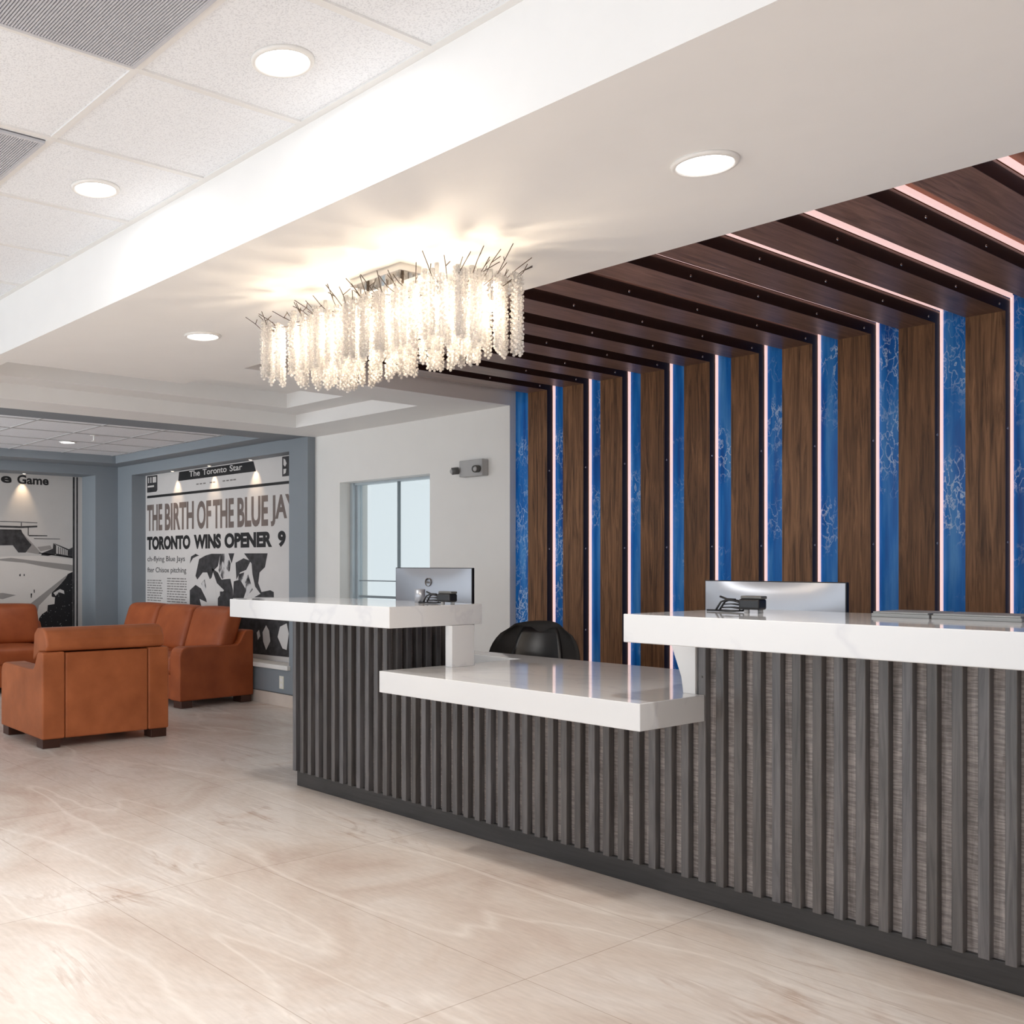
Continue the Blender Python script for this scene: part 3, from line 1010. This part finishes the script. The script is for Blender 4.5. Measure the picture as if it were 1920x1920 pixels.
mid = [[(1.61, 1.408), (1.74, 1.41), (1.80, 1.31), (1.78, 1.18), (1.64, 1.15), (1.57, 1.24)], [(1.23, 1.10), (1.30, 1.14), (1.33, 1.05), (1.28, 1.0)], [(1.60, 1.02), (1.70, 1.02), (1.72, 0.90), (1.60, 0.86)],
       [(1.95, 1.20), (2.05, 1.22), (2.0, 1.10), (1.93, 1.08)], [(2.02, 1.12), (2.12, 1.20), (2.2, 1.05), (2.1, 0.98)]]
for q in mid:
    poly_sheet([q], pn, 0.0006).build('press_photo_tone', M['photo'], news)
lightp = [[(2.37, 0.64), (2.43, 0.71), (2.48, 0.66), (2.50, 0.56), (2.43, 0.47), (2.38, 0.55)], [(2.659, 0.707), (2.766, 0.744), (2.80, 0.65), (2.766, 0.493), (2.70, 0.503), (2.62, 0.608)],
          [(1.40, 1.14), (1.46, 1.17), (1.50, 1.10), (1.54, 0.94), (1.52, 0.70), (1.47, 0.70), (1.44, 0.9), (1.38, 1.02)], [(1.20, 0.93), (1.34, 0.90), (1.36, 0.86), (1.24, 0.84)],
          [(2.27, 0.63), (2.31, 0.66), (2.33, 0.60), (2.29, 0.56)]]
for q in lightp:
    poly_sheet([q], pn, 0.0016).build('press_photo_highlight', M['paper'], news)

park = thing('ballpark_mural', 'old black and white ballpark photo mural headed with the word Game', 'mural', (-11.15, 3.9, 1.35))
MB().box(-11.16, -11.154, SY0, SY1, 0.38, 2.335).build('sheet', M['skyprint'], park)
pp = lambda a, z, d: (-11.154 + d, SY1 - a, z)     # a = distance from the right edge
nl = lambda a, z, d: pp(1.0 - a, z, d)
letters('e', nl, 0.008, 0.133, 2.222, 2.301, 0.03).build('lettering', M['ink'], park)
letters('Game', nl, 0.20, 0.579, 2.218, 2.322, 0.03).build('lettering', M['ink'], park)
poly_sheet([[(0.12, 2.33), (0.096, 2.33), (0.096, 0.4), (0.12, 0.4)], [(0.075, 2.33), (0.055, 2.33), (0.055, 0.4), (0.075, 0.4)]], pp, 0.0016).build('border_rule', M['ink_dark'], park)
poly_sheet([[(1.6, 1.36), (0.872, 1.39), (0.54, 1.40), (0.121, 1.36), (0.121, 0.4), (1.6, 0.4)]], pp, 0.0003).build('field_print', M['fieldprint'], park)
poly_sheet([[(1.6, 1.743), (0.754, 1.736), (0.56, 1.747), (0.56, 1.728), (0.754, 1.714), (1.6, 1.724)], [(1.6, 1.787), (0.807, 1.789), (0.56, 1.782), (0.56, 1.775), (0.807, 1.782), (1.6, 1.78)],
            [(1.6, 1.69), (0.754, 1.698), (0.741, 1.663), (0.688, 1.588), (0.628, 1.524), (0.701, 1.434), (0.787, 1.434), (0.852, 1.516), (1.6, 1.50)],
            [(0.674, 1.722), (0.664, 1.722), (0.664, 1.63), (0.674, 1.63)], [(0.757, 1.777), (0.747, 1.778), (0.747, 1.736), (0.757, 1.736)],
            [(0.37, 1.482), (0.363, 1.547), (0.329, 1.521), (0.329, 1.417), (0.432, 1.397), (0.513, 1.404), (0.50, 1.43)],
            [(0.356, 1.547), (0.169, 1.477), (0.122, 1.50), (0.122, 1.373), (0.329, 1.404), (0.329, 1.425), (0.18, 1.402), (0.18, 1.462), (0.329, 1.528)],
            [(0.661, 1.636), (0.438, 1.636), (0.438, 1.626), (0.661, 1.622)], [(0.60, 1.60), (0.28, 1.60), (0.28, 1.594), (0.60, 1.592)],
            [(0.777, 1.182), (0.759, 1.192), (0.759, 1.163), (0.774, 1.163)], [(0.724, 1.188), (0.711, 1.188), (0.711, 1.166), (0.724, 1.166)],
            [(0.604, 1.008), (0.591, 1.008), (0.591, 0.97), (0.601, 0.97)], [(0.64, 0.964), (0.622, 0.964), (0.628, 0.913), (0.638, 0.913)],
            [(0.54, 1.425), (0.34, 1.40), (0.122, 1.372), (0.122, 1.385), (0.34, 1.412), (0.54, 1.436)]] +
           [[(0.305 - 0.024 * i, 1.505 - 0.009 * i), (0.297 - 0.024 * i, 1.505 - 0.009 * i), (0.297 - 0.024 * i, 1.405), (0.305 - 0.024 * i, 1.405)] for i in range(6)],
           pp, 0.0012).build('stand_print', M['ink_dark'], park)
poly_sheet([[(0.741, 1.663), (0.634, 1.556), (0.513, 1.429), (0.54, 1.416), (0.70, 1.44), (0.735, 1.517)],
            [(1.6, 1.365), (1.002, 1.36), (0.872, 1.373), (0.54, 1.335), (0.169, 1.297), (0.122, 1.29), (0.122, 1.218), (0.169, 1.225), (0.472, 1.271), (0.708, 1.316), (1.002, 1.341), (1.6, 1.345)],
            [(0.674, 0.824), (0.197, 1.172), (0.197, 1.146), (0.54, 0.821), (0.56, 0.74), (0.70, 0.72)],
            [(1.3, 0.95), (0.969, 0.905), (0.813, 0.948), (0.963, 0.975), (1.3, 0.975)],
            [(0.56, 1.50), (0.40, 1.52), (0.38, 1.48), (0.52, 1.45)]], pp, 0.0009).build('ramp_print', M['ink_mid'], park)
poly_sheet([[(0.122, 1.211), (0.183, 1.185), (0.211, 1.133), (0.294, 1.049), (0.384, 0.966), (0.384, 0.921), (0.342, 0.914), (0.349, 0.836), (0.432, 0.825), (0.438, 0.76), (0.5, 0.723), (0.54, 0.673), (0.56, 0.42), (0.122, 0.42)]], pp, 0.0014).build('tree_print', M['trees'], park)
poly_sheet([[(0.363, 0.966), (0.28, 1.01), (0.232, 0.99), (0.226, 0.95), (0.294, 0.975), (0.335, 0.93)]], pp, 0.0018).build('gap_print', M['paper'], park)


def puck(loc, aim, label, power):
    t = thing('puck_light', label, 'spotlight', loc, 0, 'small spotlights above the murals')
    MB().cyl((0, 0, -0.006), 0.022, 0.006, 'z', 20).build('trim_ring', M['white'], t, local=True)
    MB().cyl((0, 0, -0.0075), 0.015, 0.0015, 'z', 20).build('lens', M['puck'], t, local=True)
    d = bpy.data.lights.new('puck_beam', 'SPOT')
    d.energy, d.color, d.spot_size, d.spot_blend, d.shadow_soft_size = power, (1.0, 0.72, 0.46), math.radians(62), 0.8, 0.01
    o = bpy.data.objects.new('puck_beam', d)
    COL.objects.link(o)
    o.location = Vector(loc) + Vector((0, 0, -0.01))
    o.rotation_euler = Vector(aim).to_track_quat('-Z', 'Y').to_euler()
    return t


for x, w_ in ((-9.71, 'left'), (-8.95, 'middle'), (-8.19, 'right')):
    puck((x, 5.575, NZ1), (0, 0.035, -0.3), 'tiny warm spotlight over the newspaper mural, %s of three' % w_, 6.0)
puck((-11.085, 4.43, 2.335), (-0.035, 0, -0.3), 'tiny warm spotlight over the ballpark mural', 7.0)

# ================================================================== CEILING LIGHTS
def downlight(loc, label, power, r=0.092, color=(1, 0.98, 0.96), trim=M['white']):
    t = thing('downlight', label, 'ceiling light', loc, 0, 'recessed round downlights')
    MB().lathe((0, 0, 0), [(r * 0.80, -0.004), (r * 0.86, -0.011), (r * 0.97, -0.008), (r, 0.0), (r * 0.80, 0.0)], 48).build('trim_ring', trim, t, local=True)
    MB().cyl((0, 0, -0.006), r * 0.81, 0.004, 'z', 48).build('lens', M['lens'], t, local=True)
    d = bpy.data.lights.new('downlight_beam', 'AREA')
    d.shape, d.size, d.energy, d.color = 'DISK', r * 1.5, power, color
    o = bpy.data.objects.new('downlight_beam', d)
    COL.objects.link(o)
    o.location = Vector(loc) + Vector((0, 0, -0.014))
    return t


downlight((-1.596, 2.634, ZS), 'round white downlight in the soffit, right of the chandelier', 10)
downlight((-4.286, 2.631, ZS), 'round white downlight in the soffit, left of the chandelier', 10)
downlight((-2.322, 1.691, ZC), 'round white downlight in the tiled ceiling nearest the soffit front', 1.8)
downlight((-3.533, 1.693, ZC), 'round white downlight in the tiled ceiling, left of the larger one', 1.8)
downlight((-9.48, 4.24, ZL), 'small round downlight in the lounge ceiling', 5, 0.085)
for x, y in ((-1.11, 0.2), (-4.74, 0.6), (-2.9, 0.3), (-2.3, -1.4), (-0.2, -1.4), (-4.4, -1.4)):  # bare fill lamps added out of view, lighting floor and ceiling by bounce
    d = bpy.data.lights.new('lobby_fill', 'AREA')
    d.shape, d.size, d.energy, d.color = 'DISK', 0.14, 8.5, (1, 0.98, 0.95)
    d.spread = math.radians(85)
    o = bpy.data.objects.new('lobby_fill', d)
    o.location = (x, y, ZC - 0.02)
    COL.objects.link(o)

for x0, x1, lab in ((-2.600, -2.030, 'grey louvred ceiling vent, the larger one at the top edge'), (-3.800, -3.236, 'grey louvred ceiling vent at the left edge, beyond a plain tile')):
    t = thing('ceiling_vent', lab, 'vent', (x0, 1.08, ZC), 0, 'louvred ceiling vents')
    y0, y1 = 0.80, 1.366
    MB().box(x0, x1, y0, y1, ZC - 0.004, ZC).build('backing', M['ventdark'], t)
    f = MB()
    f.box(x0, x1, y0, y0 + 0.03, ZC - 0.012, ZC - 0.004).box(x0, x1, y1 - 0.012, y1, ZC - 0.012, ZC - 0.004)
    f.box(x0, x0 + 0.012, y0 + 0.03, y1 - 0.012, ZC - 0.012, ZC - 0.004).box(x1 - 0.012, x1, y0 + 0.03, y1 - 0.012, ZC - 0.012, ZC - 0.004)
    f.build('frame', M['vent'], t)
    l_ = MB()
    y = y0 + 0.036
    while y < y1 - 0.016:
        l_.box(x0 + 0.012, x1 - 0.012, y, y + 0.0048, ZC - 0.011, ZC - 0.004)
        y += 0.0084
    l_.build('louvre', M['vent'], t)

sp = thing('sprinkler', 'small sprinkler head on the lounge ceiling beside the downlight', 'sprinkler', (-8.86, 4.23, ZL))
MB().cyl((0, 0, -0.004), 0.035, 0.004, 'z', 20).build('escutcheon', M['white'], sp, local=True)
MB().cyl((0, 0, -0.05), 0.008, 0.046, 'z', 10).cyl((0, 0, -0.055), 0.022, 0.004, 'z', 14).build('nozzle', M['white'], sp, local=True)

# ================================================================== CHANDELIER
CX, CY = -2.945, 2.636
chd = thing('chandelier', 'long crystal chandelier of beaded strands hanging from the soffit', 'chandelier', (CX, CY, ZS))
MB().box(CX - 0.147, CX + 0.147, CY - 0.055, CY + 0.055, ZS - 0.03, ZS).build('canopy', M['chrome'], chd, bevel=0.002)
strand_mesh = []
for v_ in range(7):
    L = 0.205 + 0.015 * v_
    mb = MB()
    z, k = -0.004, 0
    while z > -L:
        a = k * 0.9 + v_
        rr = 0.0118 + random.uniform(-0.001, 0.0012)
        for q in range(3):
            an = a + q * 2 * PI / 3 + random.uniform(-0.25, 0.25)
            mb.ball((rr * math.cos(an), rr * math.sin(an), z + random.uniform(-0.0015, 0.0015)), 0.0058, 1)
        z -= 0.0086
        k += 1
    mb.ball((0.001, 0, -L - 0.006), 0.0066, 1)
    mb.tube([(0, 0, 0.004), (0, 0, -L)], 0.0078, 7)
    o = mb.build('crystal_strand', M['bead'], chd, local=True)
    strand_mesh.append(o)
spots = []
tries = 0
while len(spots) < 118 and tries < 20000:
    tries += 1
    x, y = random.uniform(-0.525, 0.525), random.uniform(-0.222, 0.222)
    if random.random() < 0.55:
        if random.random() < 0.7:
            y = math.copysign(0.222 - random.uniform(0, 0.02), y)
        else:
            x = math.copysign(0.525 - random.uniform(0, 0.02), x)
    if all((x - a) ** 2 + (y - b2) ** 2 > 0.033 ** 2 for a, b2 in spots):
        spots.append((x, y))
spots.sort(key=lambda p: -abs(p[1] / 0.222) - 0.3 * abs(p[0] / 0.525))
for k in range(7):
    want = (k - 3) / 2.4 * 0.222
    j = min(range(k, len(spots)), key=lambda q: abs(spots[q][1] - want))
    spots[k], spots[j] = spots[j], spots[k]
rest = MB()
for i, (x, y) in enumerate(spots):
    if i >= 100:
        k = int(min(6, max(0, round(3 + 2.4 * y / 0.222 + random.uniform(-1, 1)))))
        me_ = strand_mesh[k].data
        zt = -0.362 + 0.205 + 0.015 * k + random.uniform(-0.012, 0.01)
        rest.add([(v.co.x + x, v.co.y + y, v.co.z + zt) for v in me_.vertices], [tuple(p.vertices) for p in me_.polygons], True)
        continue
    k = i if i < 7 else int(min(6, max(0, round(3 + 2.4 * y / 0.222 + random.uniform(-1, 1)))))
    src = strand_mesh[k]
    if i < 7:
        o = src
    else:
        o = bpy.data.objects.new('crystal_strand', src.data)
        COL.objects.link(o)
        o.parent = chd
    zt = -0.362 + 0.205 + 0.015 * k + random.uniform(-0.012, 0.01)
    o.location = (x, y, zt)
    o.rotation_euler = (0, 0, random.uniform(0, 6.28))
rest.build('crystal_strand_mass', M['bead'], chd, local=True)['kind'] = 'stuff'
br = MB()
for y in (-0.1, 0.1):
    br.tube([(-0.42, y, -0.17), (-0.2, y, -0.16), (0.2, y, -0.16), (0.42, y, -0.17)], 0.004, 6)
br.tube([(-0.1, 0, -0.03), (-0.1, 0, -0.16)], 0.006, 6)
br.tube([(0.1, 0, -0.03), (0.1, 0, -0.16)], 0.006, 6)
for x, y in spots:
    ox, oy = random.uniform(-0.05, 0.05) + 0.05 * x / 0.5, random.uniform(-0.04, 0.04) + 0.05 * y / 0.22
    h = random.uniform(0.03, 0.085)
    z0 = -0.125 + 0.18 * y
    zt = min(-0.008, z0 + h)
    if random.random() < 0.35:
        continue
    p0 = (x * 0.9, y * 0.6, -0.15)
    p1 = (x + ox * 0.45, y + oy * 0.45, (z0 + zt) / 2 + random.uniform(-0.01, 0.006))
    p2 = (x + ox, y + oy, zt)
    br.tube([p0, (x, y, z0), p1, p2], 0.0016, 5)
    if random.random() < 0.5:
        br.tube([p1, (p1[0] + random.uniform(-0.03, 0.03), p1[1] + random.uniform(-0.03, 0.03), min(-0.006, p1[2] + 0.02))], 0.0016, 4)
br.build('branch_frame', M['wire'], chd, local=True)
for i in range(5):
    for j in (-1, 1):
        x, y, z = -0.42 + 0.21 * i + 0.03 * j, 0.105 * j, -0.205
        bo = MB().ball((x, y, z), 0.014, 2, (1, 1, 1.5)).build('bulb', M['bulb'], chd, local=True)
        MB().cyl((x, y, z + 0.018), 0.008, 0.115, 'z', 10).build('lamp_holder', M['chrome'], chd, local=True)
        d = bpy.data.lights.new('chandelier_bulb', 'POINT')
        d.energy, d.color, d.shadow_soft_size = 1.5, (1.0, 0.80, 0.60), 0.016
        o = bpy.data.objects.new('chandelier_bulb', d)
        o.location = (CX + x, CY + y, ZS + z - 0.03)
        COL.objects.link(o)
        d = bpy.data.lights.new('chandelier_beam', 'SPOT')
        d.energy, d.color, d.shadow_soft_size = 3.2, (1.0, 0.84, 0.68), 0.016
        d.spot_size, d.spot_blend = math.radians(172), 0.15
        o = bpy.data.objects.new('chandelier_beam', d)
        o.location = (CX + x, CY + y, ZS - 0.125)
        COL.objects.link(o)

# ================================================================== WALL DETAILS
em = thing('emergency_light', 'grey twin head emergency light on the white wall', 'emergency light', (-5.18, 5.544, 2.0))
MB().box(-5.295, -5.066, 5.475, 5.544, 1.945, 2.066).build('housing', M['greyplastic'], em, bevel=0.006)
for x, yaw in ((-5.30, -0.6), (-5.105, 0.3)):
    hd_ = MB()
    dx, dy = math.sin(yaw) * 0.05, -math.cos(yaw) * 0.05
    hd_.tube([(x, 5.475, 1.995), (x + dx * 0.5, 5.475 + dy * 0.5, 1.993), (x + dx, 5.475 + dy, 1.99)], 0.027, 16)
    h_ = hd_.build('lamp_head', M['darkgrey'], em)
    MB().ball((x + dx * 1.02, 5.475 + dy * 1.02, 1.99), 0.021, 2, (0.9, 0.35, 0.9)).build('lens', M['greyplastic'], h_)

ot = thing('wall_outlet', 'ivory wall outlet low on the blue grey wall beside the desk', 'outlet', (-7.511, 5.46, 0.21))
MB().box(-7.545, -7.477, 5.454, 5.46, 0.157, 0.275).build('cover_plate', M['plate'], ot, bevel=0.002)
MB().box(-7.528, -7.494, 5.452, 5.454, 0.175, 0.205).box(-7.528, -7.494, 5.452, 5.454, 0.225, 0.255).build('socket', M['white'], ot)
